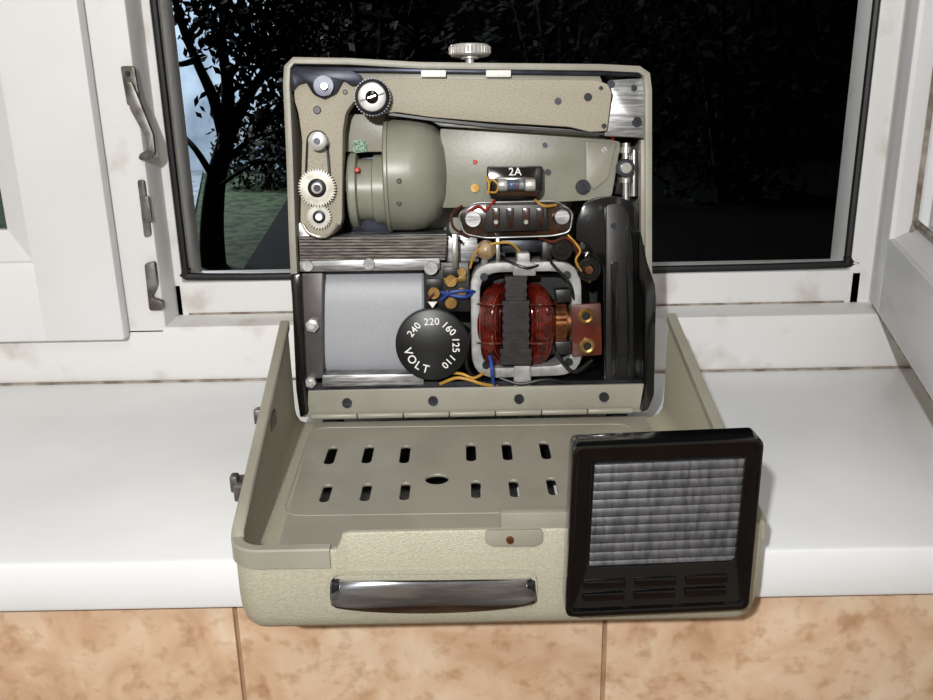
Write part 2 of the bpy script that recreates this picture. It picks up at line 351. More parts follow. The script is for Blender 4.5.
# ------------------------------------------------------------ PROJECTOR
root = empty('film_projector', O); root.rotation_euler = (-TILT, 0, 0)
tag(root, 'open beige film projector with exposed motor and gears, lid folded down over the sill', 'projector')
def P_(m, name, mt, parent=root, label=None): return m.build(name, mt, parent, label)
outer = [(300, 417), (296, 360), (292, 300), (289, 240), (286, 150), (283, 85), (284, 66), (293, 57), (350, 58), (420, 62), (500, 63), (600, 64), (640, 66), (650, 73), (652, 90), (652, 180), (652, 260), (654, 330), (652, 380), (648, 412)]
def inset(p, k):
    out = []
    N = len(p)
    for i in range(N):
        a = Vector(p[i-1]); b = Vector(p[(i+1) % N]); t = (b-a).normalized(); nrm = Vector((-t.y, t.x))
        out.append(tuple(Vector(p[i])+nrm*k))
    return out
inner = inset(outer, 6.5)
m = M(); A = [L(x, y, -.001) for x, y in outer]; B = [L(x, y, -.001) for x, y in inner]
dz = Vector((0, .094, 0))
m.loft([A, [a+dz for a in A], [b+dz for b in B], B], closed=True, bevel=.0008)
m.prism([a+Vector((0, .086, 0)) for a in A], [a+Vector((0, .0945, 0)) for a in A])
case = P_(m, 'case', m_case)
for px, dd in ((330, .012), (620, .012), (330, .085), (620, .085)):
    p = BM @ (L(px, 412, 0)+Vector((0, dd, 0)))
    m = M(); m.lathe([(0, .008), (p.z+.001, .007)], (p.x, p.y, 0), (0, 0, 1), 20); m.build('foot', m_rub, root, X=BI)
m = M(); m.pp([(292, 70), (646, 72), (648, 236), (292, 238)], .058, .062); P_(m, 'mounting_plate', m_grn)
m = M(); m.pp([(295, 236), (648, 236), (650, 400), (300, 402)], .064, .068); P_(m, 'lower_plate', m_sat, label='dark lower plate behind the motor')
m = M(); m.pp([(300, 383), (648, 380), (646, 392), (302, 394)], .002, .064); P_(m, 'base_plate', m_steel)
m = M(); m.pp([(293, 66), (640, 71), (642, 76), (293, 71)], .001, .03, .0006); P_(m, 'top_flange', m_blue)
m = M(); sc = S(470, 60, .03); o = L(470, 62, .03)
prof = [(0, 4*sc), (4*sc, 4*sc), (4*sc, 9*sc), (6*sc, 9*sc), (6.5*sc, 18.5*sc), (8*sc, 20*sc), (15.5*sc, 20*sc), (17*sc, 19*sc), (17.3*sc, 5*sc)]
m.lathe(prof, o-Vector((0, 0, 1*sc)), (0, 0, 1), 40)
for k in range(34):
    a_ = 2*PI*k/34; m.tube([o+Vector((math.cos(a_)*20*sc, math.sin(a_)*20*sc, 7.5*sc)), o+Vector((math.cos(a_)*20*sc, math.sin(a_)*20*sc, 14*sc))], 1.0*sc, 5, 1)
P_(m, 'top_knob', m_knob, label='knurled chrome knob on top of the case')
for x0 in (421, 486): m = M(); m.pr(x0, 70, x0+25, 77, -.001, .01, .0005); P_(m, 'bearing_block', m_white)
m = M(); m.pp([(352, 73), (600, 76), (604, 86), (352, 84)], .004, .03, .0005); P_(m, 'upper_channel', m_case)
# left reel arm bracket
m = M(); m.pp([(294, 75), (358, 76), (364, 88), (354, 102), (346, 112), (343, 130), (342, 222), (335, 234), (320, 240), (307, 235), (300, 224), (302, 140), (298, 112), (294, 100)], 0, .014, .001, 5)
br = P_(m, 'arm_bracket', m_arm)
m = M(); m.pp([(291, 69), (350, 70), (361, 75), (362, 83), (352, 86), (343, 80), (336, 93), (324, 99), (313, 94), (306, 82), (298, 84), (291, 92)], -.0035, -.0002, .0006, 2); m.build('bracket_cap', m_blue, br)
screw(324, 86, 10.5, -.004, br, m_steel); m = M(); m.cyl(324, 86, 4, -.0075, -.004); m.build('screw_centre', m_chr, br)
m = M(); m.cyl(317, 110, 4, -.0008, .002); m.build('oil_hole', m_sat, br); m = M(); m.cyl(345, 92, 2.5, -.0008, .002); m.build('oil_hole', m_sat, br)
link = [(317+11*math.cos(t), 141+11*math.sin(t)) for t in [PI+PI*i/8 for i in range(9)]]+[(318+14*math.cos(t), 190+14*math.sin(t)) for t in [PI*i/8 for i in range(9)]]
m = M(); m.pp(link, -.002, -.0002, .0006); lk = m.build('link_plate', m_steel, br)
m = M(); m.pp([(x*.8+317.5*.2, y*.8+165*.2) for x, y in link], -.0030, -.002, .0003); m.build('inner_link', m_arm, br)
m = M(); m.lathe([(0, .0035), (.001, .0056), (.003, .0046), (.009, .0046), (.011, .0056), (.012, .0056)], L(317, 141, -.0125), (0, 1, 0), 28); m.build('film_roller', m_knob, br)
screw(317, 141, 3.4, -.0128, br, m_steel, 1)
m = M(); m.gear(317, 188, 19, -.0056, -.0038, 40, .88); g1 = m.build('gear', m_gear, br, 'finely toothed pale gear')
m = M(); m.lathe([(-.0006, 9*.00058), (-.0002, 10*.00058), (.001, 10*.00058)], L(317, 188, -.0058), (0, 1, 0), 28); m.build('gear_hub', m_steel, g1)
m = M(); m.lathe([(-.0014, 5*.00058), (-.001, 6*.00058), (.001, 6*.00058)], L(317, 188, -.006), (0, 1, 0), 28); m.build('hub_cap', m_knob, g1)
screw(317, 188, 3.5, -.0078, br, m_steel, .3)
m = M(); m.gear(319, 217, 12.5, -.0034, -.0018, 26, .86); g2 = m.build('gear', m_gear, br, 'smaller toothed gear')
m = M(); m.lathe([(-.0006, 6*.00058), (-.0002, 7*.00058), (.001, 7*.00058)], L(319, 217, -.0036), (0, 1, 0), 28); m.build('gear_hub', m_steel, g2)
screw(319, 217, 3.6, -.0048, br, m_knob, 1.2)
m = M(); m.ptube([(303, 225, -.002), (309, 233, -.003), (320, 237, -.003), (330, 234, -.003), (338, 224, -.002)], 1.6); m.build('return_spring', m_chr, br)
# horizontal reel arm
m = M(); m.pp([(376, 82), (395, 78), (480, 79), (596, 80), (608, 84), (612, 93), (607, 131), (590, 132), (570, 127), (490, 122), (430, 117), (396, 112), (376, 114)], 0, .016, .0016, 3)
arm = P_(m, 'reel_arm', m_arm)
for px, py, r in ((558, 101, 3.5), (588, 97, 4), (604, 126, 2.5), (601, 88, 2)): screw(px, py, r, -.0004, arm, m_steel)
m = M(); m.pp([(384, 112), (430, 118), (490, 124), (605, 133), (605, 135), (490, 127), (430, 120.5), (384, 114.5)], .003, .014, 0); m.build('arm_edge', m_sat, arm)
# big knob
k0 = L(372, 97, -.012); s0 = S(372, 97, -.012)
m = M(); m.lathe([(0, 14.5*s0), (.001, 17*s0), (.003, 18*s0), (.008, 18*s0), (.009, 16*s0), (.016, 16*s0)], k0, (0, 1, 0), 40)
for k in range(36):
    a_ = 2*PI*k/36; p = k0+Vector((math.cos(a_)*17.8*s0, .002, math.sin(a_)*17.8*s0)); m.tube([p, p+Vector((0, .006, 0))], .9*s0, 5, 1)
kb = P_(m, 'arm_knob', m_steel, label='dark knurled pivot knob with bright slotted face')
m = M(); m.lathe([(-.0006, 12.4*s0), (-.0002, 14*s0), (.001, 14*s0)], k0, (0, 1, 0), 36); m.build('knob_face', m_knob, kb)
m = M(); m.lathe([(-.0022, 5*s0), (-.0016, 6.5*s0), (.001, 7*s0)], k0, (0, 1, 0), 24); m.build('knob_cap', m_blk, kb)
m = M(); A_ = [k0+Vector((x*s0, -.0007, z*s0)) for x, z in ((-13, -3.2), (-12.4, -4.6), (12.8, 2.6), (12.4, 4.4))]; m.prism(A_, [p+Vector((0, -.0004, 0)) for p in A_]); m.build('knob_slot', m_sat, kb)
m = M(); A_ = [k0+Vector((x*s0, -.0022, z*s0)) for x, z in ((-4, -1.8), (4, .6), (4, 1.8), (-4, -.6))]; m.prism(A_, [p+Vector((0, -.0003, 0)) for p in A_]); m.build('cap_slot', m_chr, kb)
# right metal corner
m = M(); m.pp([(608, 80), (646, 78), (648, 138), (604, 136), (613, 96)], .006, .012, .0006, 2); cp = P_(m, 'corner_plate', m_alu, label='scratched bare metal corner plate')
for px, py, r in ((634, 88, 3), (637, 122, 5), (611, 84, 4)): screw(px, py, r, .0055, cp, m_steel)
m = M(); m.pp([(641, 140), (651, 140), (651, 245), (641, 245)], .002, .012, .0004); P_(m, 'side_flange', m_case)
m = M(); m.pp([(612, 140), (640, 142), (641, 196), (610, 194)], .036, .05, .0006); P_(m, 'inner_bracket', m_sat)
for px, y0, y1, r in ((626, 143, 200, 4.5), (634, 150, 196, 3.5)):
    m = M(); a_ = L(px, y0, .018); b_ = L(px, y1, .018); m.tube([a_, b_], r*.00064, 14, 1)
    if px == 626:
        for yy in (150, 166, 180): m.lathe([(-.0018, .0048), (.0018, .0048)], L(px, yy, .018), (0, 0, 1), 20)
    P_(m, 'guide_roller', m_chr)
m = M(); m.cyl(626, 168, 9, .008, .014); P_(m, 'roller_cap', m_steel); screw(626, 168, 5.5, .007, root, m_chr)
# sub panel behind the dome
m = M(); m.pp([(342, 114), (398, 114), (398, 152), (342, 152)], .02, .05, .001, 4); sp = P_(m, 'fan_bracket', m_case)
m = M(); m.pp([(352, 141), (361, 139), (368, 144), (367, 152), (354, 153)], .0192, .02); m.build('sticker', mat('green_sticker', (170, 190, 170), .6, c2=(60, 110, 80), scale=900), sp)
m = M(); m.pp([(342, 150), (392, 152), (392, 236), (342, 236)], .038, .05, .001, 3); P_(m, 'shaft_bracket', m_blue)
def xl(m, py, d, prof, seg=56):   # lathe about the horizontal axis, prof [(px, radius px)]
    s_ = S(400, py, d); o = L(400, py, d)
    m.lathe([((x-400)*s_, r*s_) for x, r in prof], o, (1, 0, 0), seg)
m = M(); xl(m, 174, .030, [(387, 40), (387, 55), (388.5, 57.5), (391, 57.5), (392, 55.5), (412, 56), (424, 54), (434, 49), (441, 41), (445, 30), (447, 18), (447.5, 6)]); bd = P_(m, 'blower_housing', m_grn, label='bell shaped blower dome')
m = M(); xl(m, 189, .026, [(351, 20), (351, 35), (353, 37), (359, 37), (360.5, 30), (374, 30), (375.5, 34), (388, 34), (388, 20)]); b2 = P_(m, 'end_bell', m_grn)
m = M(); m.cyl(357, 170, 2.4, .0035, .02); P_(m, 'red_mark', m_red)
for y, d in ((181, -.0075), (203, -.003)): m = M(); m.cyl(399, y, 2.6, d, .02); P_(m, 'housing_rivet', m_sat)
m = M(); xl(m, 181, .026, [(340, 4), (340, 8), (346, 8), (346, 12), (351, 12)]); P_(m, 'drive_shaft', m_chr)
# lamp housing
m = M(); m.pp([(440, 128), (590, 134), (621, 142), (618, 160), (612, 196), (596, 200), (452, 208), (440, 208)], .018, .05, .0015, 3); lh = P_(m, 'lamp_housing', m_grn)
m = M(); m.pp([(586, 141), (616, 144), (608, 178), (594, 190), (586, 180)], .0165, .018, .0005, 2); m.build('housing_flap', m_case, lh)
m = M(); m.pp([(428, 119), (600, 131), (600, 136), (440, 126)], .008, .02, .0005); P_(m, 'film_guide', m_alu)
for px, py, r, mm in ((583, 187, 7.5, m_steel), (475, 188, 4.5, m_brass), (545, 145, 2.5, m_steel), (548, 172, 3, m_steel), (604, 150, 3, m_alu)): screw(px, py, r, .0172, lh, mm)
for x, y in ((475, 162), (613, 138)): m = M(); m.cyl(x, y, 2.2, .017, .019); m.build('red_mark', m_red, lh)
# fuse holder
m = M(); m.pp([(487, 166), (543, 166), (543, 192), (536, 200), (494, 200), (487, 192)], .006, .014, .0008, 3); fh = P_(m, 'fuse_holder', m_blk, label='black fuse holder marked 2A')
m = M(); m.pp([(495, 177), (537, 177), (537, 196), (495, 196)], .0052, .0062, .0003, 3); m.build('fuse_recess', m_trans, fh)
text('2A', 515, 172, .0057, .0068, 0, fh, m_white)
def xt(m, x0, x1, py, r, d, seg=20):
    s_ = S(x0, py, d); m.lathe([(0, r*s_*.9), (s_, r*s_), ((x1-x0-1)*s_, r*s_), ((x1-x0)*s_, r*s_*.9)], L(x0, py, d), (1, 0, 0), seg)
m = M(); xt(m, 504, 528, 185, 5.5, .001); fu = P_(m, 'fuse', m_glass)
for x0, x1 in ((498, 507), (525, 535)): m = M(); xt(m, x0, x1, 185, 6.3, .001); m.build('fuse_cap', m_knob, fu)
m = M(); xt(m, 508, 516, 185, 3.6, .001); m.build('fuse_band', m_bwire, fu); m = M(); xt(m, 516, 519, 185, 3.6, .001); m.build('fuse_band', m_rwire, fu); m = M(); xt(m, 519, 524, 185, 3.6, .001); m.build('fuse_band', m_knob, fu)
m = M(); m.ptube([(488, 186, .004), (492, 180, .001), (498, 185, .0), (496, 192, .001), (489, 192, .004)], 1); m.build('lead', m_ywire, fh)
m = M(); m.ptube([(486, 176, .004), (489, 184, .0), (488, 194, .002)], 1.2); m.build('lead', m_ywire, fh)
# terminal bridge
hexo = [(474, 203), (556, 201), (573, 212), (570, 232), (552, 236), (486, 238), (464, 234), (458, 214)]
m = M(); m.pp(hexo, .008, .016, .0008, 5); tb = P_(m, 'terminal_bridge', m_trans)
m = M(); h2 = rpoly(hexo, 6); m.ptube([(x, y, .0075) for x, y in h2+[h2[0]]], 1.0, sub=1); m.build('bridge_rim', m_alu, tb)
m = M(); m.pp([(486, 205), (547, 204), (549, 230), (486, 232)], .003, .008, .0006, 2); m.build('bridge_block', m_sat, tb)
for x in (496, 510, 526, 540): m = M(); m.pp([(x-4, 208), (x+4, 208), (x+3, 228), (x-3, 228)], .0014, .003, .0004, 1); m.build('bridge_contact', m_trans, tb)
for x in (496, 526): screw(x, 222, 2.2, .0008, tb, m_cast, x)
for x in (510, 540): screw(x, 213, 2.2, .0008, tb, m_steel, x)
screw(473, 219, 8, .005, tb, m_alu, .9); screw(562, 217, 7.5, .005, tb, m_alu, .2)
# laminated core above the transformer
m = M()
for k in range(8):
    y = 237+k*3.1; m.pp([(299+k*.2, y), (447-k*.3, y-1), (447-k*.3, y+1.4), (299+k*.2, y+2.2)], .004+.0006*(k % 2)-k*.0004, .05)
P_(m, 'laminated_core', m_lams)
m = M(); m.pp([(299, 238), (447, 236), (447, 259), (300, 263)], .0062, .05); P_(m, 'core_wrap', m_sat)
m = M(); m.pp([(296, 226), (300, 222), (310, 236), (447, 234), (447, 240), (297, 241)], .012, .05, .0005); P_(m, 'core_plate', m_alu)
m = M(); m.pp([(299, 261), (440, 258), (440, 270), (300, 272)], -.001, .012, .0008); rl = P_(m, 'clamp_rail', m_alu)
for px, py, r in ((308, 266, 5.5), (369, 264, 6), (431, 268, 7)): screw(px, py, r, -.0018, rl, m_cast, px)
# transformer cover : horizontal rounded body
m = M(); s_ = S(370, 323, .03)
rings = []
for px in (321, 323, 423, 425):
    ins = 0 if px in (323, 423) else .0012
    o = L(px, 323, .012); R = []
    for j in range(48):
        t = 2*PI*j/48; sx = math.cos(t); sz = math.sin(t)
        ry = .017; rz = 53*s_
        R.append(Vector((o.x, o.y+.012+(ry-ins)*math.copysign(abs(sx)**.8, sx), o.z+(rz-ins)*math.copysign(abs(sz)**.58, sz))))
    rings.append(R)
m.loft(rings); P_(m, 'transformer_cover', m_silv)
m = M(); m.pp([(299, 274), (323, 273), (323, 378), (302, 380)], .001, .05, .001, 2); ec = P_(m, 'end_cap', m_brn)
for px, py, r in ((312, 326, 7), (310, 383, 6)):
    m = M(); o = L(px, py, -.0035); r_ = r*S(px, py, 0); m.lathe([(0, r_*.8), (.0006, r_), (.005, r_)], o, (0, 1, 0), 6); m.lathe([(-.002, r_*.45), (.001, r_*.45)], o, (0, 1, 0), 14); m.build('bolt', m_knob, ec)
m = M(); m.pp([(322, 375), (424, 374), (424, 385), (322, 387)], -.001, .02, .0008); P_(m, 'clamp_rail', m_alu)
# terminal block left of the motor
m = M(); m.pp([(424, 262), (470, 262), (470, 312), (424, 312)], .004, .03, .001, 2)
for x, y in ((434, 280), (451, 268), (451, 296)): m.pr(x-8, y-1, x+8, y+10, .001, .006, .0004)
tk = P_(m, 'terminal_block', m_sat)
for px, py, r in ((434, 293, 6), (451, 281, 6), (451, 303, 6), (462, 272, 4.5), (462, 292, 4.5)): screw(px, py, r, .0005, tk, m_brass, px*py)
for y in (276, 292): m = M(); m.pp([(444, y), (466, y), (466, y+6), (444, y+7)], .0015, .004, .0003); m.build('contact_strip', m_brass, tk)
m = M(); m.pp([(428, 302), (437, 302), (432.5, 308)], -.0062, -.004); m.build('pointer', m_white, tk)
# voltage dial
dc = L(432, 345, -.006); sd = S(432, 345, -.006)
m = M(); m.lathe([(0, 34.5*sd), (.0008, 36.5*sd), (.004, 37*sd), (.005, 34*sd), (.016, 10*sd)], dc, (0, 1, 0), 56); dl = P_(m, 'voltage_dial', m_dial, label='black round dial with white voltage numbers')
rt_ = 23.5
for t_, ang in (('240', 49), ('220', 1), ('160', -45), ('125', -90), ('110', -135)):
    th = math.radians(90+ang); text(t_, 432+rt_*math.cos(th), 345-rt_*math.sin(th)*.98, -.0062, .0064, math.radians(ang), dl, m_white)
for t_, ang in (('V', -75), ('O', -54), ('L', -34), ('T', -15)):
    th = math.radians(-90+ang); text(t_, 432+25*math.cos(th), 345-25*math.sin(th), -.0062, .0074, math.radians(ang), dl, m_white)
# motor
fo = rpoly([(470, 263), (581, 261), (583, 375), (472, 379)], 26, 6); fi = rpoly([(479.5, 273), (570.5, 271), (572.5, 365), (481.5, 369)], 21, 6)
m = M(); A = [L(x, y, .001) for x, y in fo]; B = [L(x, y, .001) for x, y in fi]; dz = Vector((0, .034, 0))
m.loft([A, [a+dz for a in A], [b+dz for b in B], B], closed=True, bevel=.0010)
m.pp([(517, 253), (530, 253), (530, 262), (536, 264), (536, 276), (513, 276), (513, 264), (517, 262)], -.001, .02, .0008, 2)
m.pp([(514, 366), (531, 366), (531, 386), (514, 388)], -.001, .02, .0008, 2)
mo = P_(m, 'motor', m_cast, label='electric motor in a cast metal frame')
for x, y in ((484, 277), (567, 275), (569, 362), (486, 365)): screw(x, y, 4, .0002, mo, m_steel, x)
m = M(); m.pp([(482, 276), (570, 274), (571, 362), (484, 366)], .03, .034); m.build('motor_back', m_sat, mo)
def coil(sgn):
    m = M(); c0 = 516
    for lay, nn, dd in ((0, 9, 0), (1, 8, .0014)):
        for k in range(nn):
            off = (k-(nn-1)/2)*2.3; q = off*off*.00008+dd
            m.ptube([(c0+sgn*6, 288-off*.35, .012+dd), (c0+sgn*(15+off*.5), 289-off*.4, .006+q), (c0+sgn*(22+off*.9), 297-off*.35, .000+q), (c0+sgn*(26+off*1.05), 310, -.004+q), (c0+sgn*(27+off*1.05), 325, -.005+q), (c0+sgn*(26+off*1.05), 340, -.004+q), (c0+sgn*(22+off*.9), 353+off*.35, .000+q), (c0+sgn*(15+off*.5), 361+off*.4, .006+q), (c0+sgn*6, 362+off*.35, .012+dd)], 2.5, seg=8)
    return m
for sgn in (-1, 1): coil(sgn).build('coil', m_cop, mo, 'dark red enamelled copper coil')
for y in (304, 343):
    for sgn in (-1, 1): m = M(); m.ptube([(516+sgn*12, y, -.004), (516+sgn*24, y+1, -.0075), (516+sgn*36, y, -.004), (516+sgn*40, y, .006)], 1.0); m.build('coil_tape', m_bake, mo)
m = M(); n = 22
for k in range(n):
    y = 277+k*(88/n); w = 11 if (y < 300) else (13.5 if y < 346 else 16)
    dd = -.0062 if y >= 300 else -.0048
    m.pp([(516-w+.8*(k % 2), y), (516+w-.8*(k % 2), y-.4), (516+w-.8*(k % 2), y+3.6), (516-w+.8*(k % 2), y+4)], dd+.0006*(k % 2), .02)
co = m.build('stator_core', m_lam, mo)
m = M(); s_ = S(400, 322, .016); N = 24
o = L(553, 322, .014)
m.lathe([(0, 20*s_), (1*s_, 22*s_), (12*s_, 22*s_), (13*s_, 15*s_), (20*s_, 15*s_)], o, (1, 0, 0), 32)
for k in range(N):
    a_ = 2*PI*k/N; p = o+Vector((0, math.cos(a_)*22*s_, math.sin(a_)*22*s_)); m.tube([p+Vector((1*s_, 0, 0)), p+Vector((11*s_, 0, 0))], 1.6*s_, 6, 1)
m.build('commutator', m_copb, mo)
m = M(); xl(m, 322, .016, [(480, 6), (572, 6), (572, 10), (600, 10)]); m.build('motor_shaft', m_steel, mo)
for y in (290, 342): m = M(); m.pp([(555, y), (571, y-1), (572, y+12), (557, y+13)], -.001, .01, .0006); m.build('brush_holder', m_sat, mo)
m = M(); m.pp([(571, 305), (601, 303), (602, 355), (572, 357)], -.001, .002, .0005, 2); bk = P_(m, 'brush_board', m_bake, label='brown insulating board with two brass eyelets')
for px, py in ((586, 316), (587, 346)):
    o = L(px, py, -.0012); r_ = 8*S(px, py, 0)
    m = M(); m.lathe([(.0002, r_*.45), (-.0012, r_*.5), (-.0018, r_*.75), (-.0008, r_), (.0004, r_)], o, (0, 1, 0), 26); m.build('eyelet', m_brass, bk)
    m = M(); m.cyl(px, py, 4, -.002, .0); m.build('eyelet_core', m_sat, bk)
# black drive casting on the right
m = M(); m.pp([(576, 222), (582, 206), (596, 198), (618, 196), (632, 202), (640, 216), (645, 250), (646, 384), (604, 386), (603, 272), (600, 262), (584, 258), (576, 246)], .008, .055, .0006, 5)
dr = P_(m, 'drive_casting', m_blk, label='gloss black stepped drive cover')
m = M(); m.pp([(606, 205), (620, 203), (629, 212), (633, 250), (634, 380), (606, 382)], .004, .010, .0005, 4); m.build('belt_cover', m_sat, dr)
m = M(); m.pp([(611, 262), (618, 262), (619, 374), (612, 375)], .0016, .005, .0005, 2); m.build('casting_rib', m_blk, dr)
m = M(); m.pp([(626, 226), (629, 226), (631, 376), (628, 376)], .0025, .005, .0004, 1); m.build('casting_rib', m_blk, dr)
for px, py, r in ((588, 218, 3), (582, 246, 3), (600, 208, 2.5)): screw(px, py, r, .0074, dr, m_steel)
for px, py in ((614, 226), (623, 360)): screw(px, py, 3, .0034, dr, m_steel)
m = M(); o = L(589, 270, -.001); s_ = S(589, 270, 0); m.lathe([(0, 5*s_), (.0006, 6*s_), (.0006, 9*s_), (0, 9.5*s_), (.001, 12*s_), (.012, 12.5*s_)], o, (0, 1, 0), 30); P_(m, 'bearing', m_blk); screw(589, 270, 4, -.0016, root, m_copb)
m = M(); m.cyl(562, 250, 11, .0, .02); m.cyl(562, 250, 6, -.002, .0); P_(m, 'capacitor', m_blk)
m = M(); m.pp([(542, 242), (552, 241), (552, 262), (542, 262)], .004, .02, .0006); P_(m, 'capacitor', m_sat)
m = M(); r_ = 10*S(486, 250, 0); o = L(486, 250, .002)
m.lathe([(r_*math.sin(-PI/2+PI*i/12), r_*math.cos(-PI/2+PI*i/12)) for i in range(13)], o, (0, 0, 1), 24); bl = P_(m, 'indicator_lamp', m_bulb, label='small tan round cap')
m = M(); m.tube([L(485, 258, .002), L(483, 270, .006)], .0022, 12, 1); m.build('lamp_stem', m_cast, bl)
m = M(); m.pp([(446, 236), (477, 234), (479, 262), (446, 262)], .012, .03, .0006); P_(m, 'wiring_bracket', m_alu)
m = M(); m.pp([(500, 240), (542, 240), (542, 252), (500, 253)], .012, .03, .0006); P_(m, 'wiring_bracket', m_steel)
m = M(); m.pp([(452, 234), (458, 234), (458, 268), (452, 268)], -.001, .003, .0004); P_(m, 'contact_spring', m_chr)
m = M(); m.pp([(496, 238), (500, 238), (500, 262), (496, 262)], .002, .006, .0003); P_(m, 'contact_spring', m_chr)
# wires
def wire(pts, r, mt, nm='wire'): m = M(); m.ptube(pts, r, seg=8); return P_(m, nm, mt)
wire([(441, 292, -.001), (455, 296, -.004), (468, 296, -.003), (476, 288, .006)], 1.8, m_bwire)
wire([(441, 300, -.002), (452, 292, -.005), (470, 291, -.003), (480, 294, .01)], 1.6, m_bwire)
wire([(440, 384, .002), (456, 378, -.003), (470, 380, -.004), (482, 384, -.003), (497, 386, .001)], 1.7, m_ywire)
wire([(444, 372, .002), (462, 374, -.004), (474, 378, -.004), (488, 370, .004)], 1.5, m_ywire)
wire([(490, 356, -.001), (492, 368, -.006), (493, 380, -.004), (497, 390, .006)], 2.0, m_bwire)
wire([(500, 378, .0), (520, 384, -.003), (545, 380, -.003), (575, 384, .002)], 1.8, m_sat)
wire([(470, 268, .004), (476, 252, -.002), (492, 244, -.001), (510, 243, .004), (520, 252, .008)], 1.3, m_ywire)
wire([(456, 212, .006), (448, 222, .002), (450, 234, .0), (462, 242, .004)], 1.6, m_sat)
wire([(462, 206, .01), (452, 214, .004), (454, 228, .002), (468, 236, .006)], 1.4, m_bake)
wire([(540, 238, .006), (552, 242, .0), (566, 238, .0), (576, 248, .002), (577, 266, .004)], 1.5, m_bake)
wire([(568, 235, .006), (580, 250, -.001), (576, 262, -.001), (590, 282, .002)], 1.1, m_ywire)
wire([(545, 256, .008), (556, 268, -.002), (570, 284, -.002), (574, 300, .002)], 1.6, m_sat)
wire([(500, 258, .008), (510, 262, .0), (528, 268, -.003), (545, 262, .006)], 1.4, m_sat)
wire([(556, 352, .0), (564, 364, -.003), (575, 372, -.002), (592, 360, .004)], 2.2, m_sat)
wire([(495, 200, .006), (486, 210, .002), (478, 206, .004), (468, 212, .006)], 1.4, m_rwire)
wire([(535, 200, .006), (544, 206, .001), (556, 205, .006)], 1.4, m_ywire)
wire([(432, 308, .004), (428, 300, -.001), (434, 294, -.002)], 1.3, m_bake)
wire([(472, 330, .006), (466, 350, .0), (468, 370, .0), (480, 380, .004)], 1.8, m_sat)
# side trims in black
m = M(); m.pp([(290, 274), (301, 274), (302, 300), (306, 390), (309, 413), (300, 418), (296, 390), (292, 300)], -.004, .03, .001, 3); P_(m, 'side_strap', m_blk)
m = M(); m.pp([(640, 230), (647, 262), (655, 285), (656, 300), (654, 395), (648, 410), (640, 412), (644, 394), (645, 300), (640, 280)], -.004, .03, .001, 3); P_(m, 'side_strap', m_blk)
# hinge plate
m = M(); m.pp([(308, 391), (644, 384), (640, 408), (308, 415)], -.003, .0, .0006, 1); hp = P_(m, 'hinge_leaf', m_lidin)
for px, py in ((347, 403), (433, 401), (519, 399), (604, 397)): screw(px, py, 5, -.0036, hp, m_steel, px)
xx = 312
for k in range(7):
    x1 = xx+46; m = M(); xt(m, xx, x1-1.2, 416.5-(xx-312)*.0195, 3.2, -.0042); m.build('hinge_knuckle', m_lidin, hp); xx = x1
# ------------------------------------------------------------ lid (world coordinates, carried by the projector)
yb, yf, R = .556, .360, .014
XLb, XLf, XRb, XRf = -.117, -.109, .1325, .135
XN = WY(343, 548, .36).x
def zt_side(y): return .0385+(.09-.0385)*((y-yf)/(yb-yf))
path = []   # x,y,nx,ny,zt
for i in range(9):
    t = i/8; y = yb+(yf+R-yb)*t; path.append((XLb+(XLf-XLb)*t, y, -1, 0, zt_side(y)))
for i in range(1, 9):
    a_ = PI+PI/2*i/8; path.append((XLf+R+R*math.cos(a_), yf+R+R*math.sin(a_), math.cos(a_), math.sin(a_), .0395))
path.append((XN-.006, yf, 0, -1, .0395)); path.append((XN-.003, yf, 0, -1, .0400)); path.append((XN, yf, 0, -1, .0470)); path.append((XN+.003, yf, 0, -1, .0480))
for x in (-.03, 0, .03, .06, .09): path.append((x, yf, 0, -1, .0482))
for i in range(0, 9):
    a_ = -PI/2+PI/2*i/8; path.append((XRf-R+R*math.cos(a_), yf+R+R*math.sin(a_), math.cos(a_), math.sin(a_), .0482-.004*i/8))
for i in range(1, 9):
    t = i/8; y = yf+R+(yb-yf-R)*t; path.append((XRf+(XRb-XRf)*t, y, 1, 0, max(zt_side(y), .044)))
def sweep(path, prof):
    rings = []
    for x, y, nx, ny, zt in path:
        rings.append([Vector((x+nx*o_, y+ny*o_, (zt+z if rel else z))) for o_, z, rel in prof])
    return rings
prof = [(0, -.001, 1), (0, .013, 0), (-.0006, .008, 0), (-.002, .003, 0), (-.0045, .0002, 0), (-.009, -.0008, 0), (-.013, -.0008, 0), (-.013, .0008, 0), (-.0075, .002, 0), (-.004, .006, 0), (-.0028, .014, 0), (-.006, .0172, 0), (-.0115, .0182, 0), (-.0150, .0182, 0), (-.0150, .0202, 0), (-.0115, .0204, 0), (-.0065, .0225, 0), (-.0042, .0265, 0), (-.0035, .031, 0), (-.0032, -.001, 1), (-.0026, 0, 1), (-.0006, 0, 1)]
def sweep_lid(path):
    rings = []
    for x, y, nx, ny, zt in path:
        k = max(0, min(1, (.418-y)/.01))        # in front of the sill edge the skirt drops a little lower
        rings.append([Vector((x+nx*o_, y+ny*o_, (zt+z if rel else (z+.0016 if k == 0 else z-.003*k) if z < .012 else z))) for o_, z, rel in prof])
    return rings
m = M(); m.loft(sweep_lid(path)); lid = m.build('lid', m_lid, root, 'folded-down beige lid tray', X=BI)
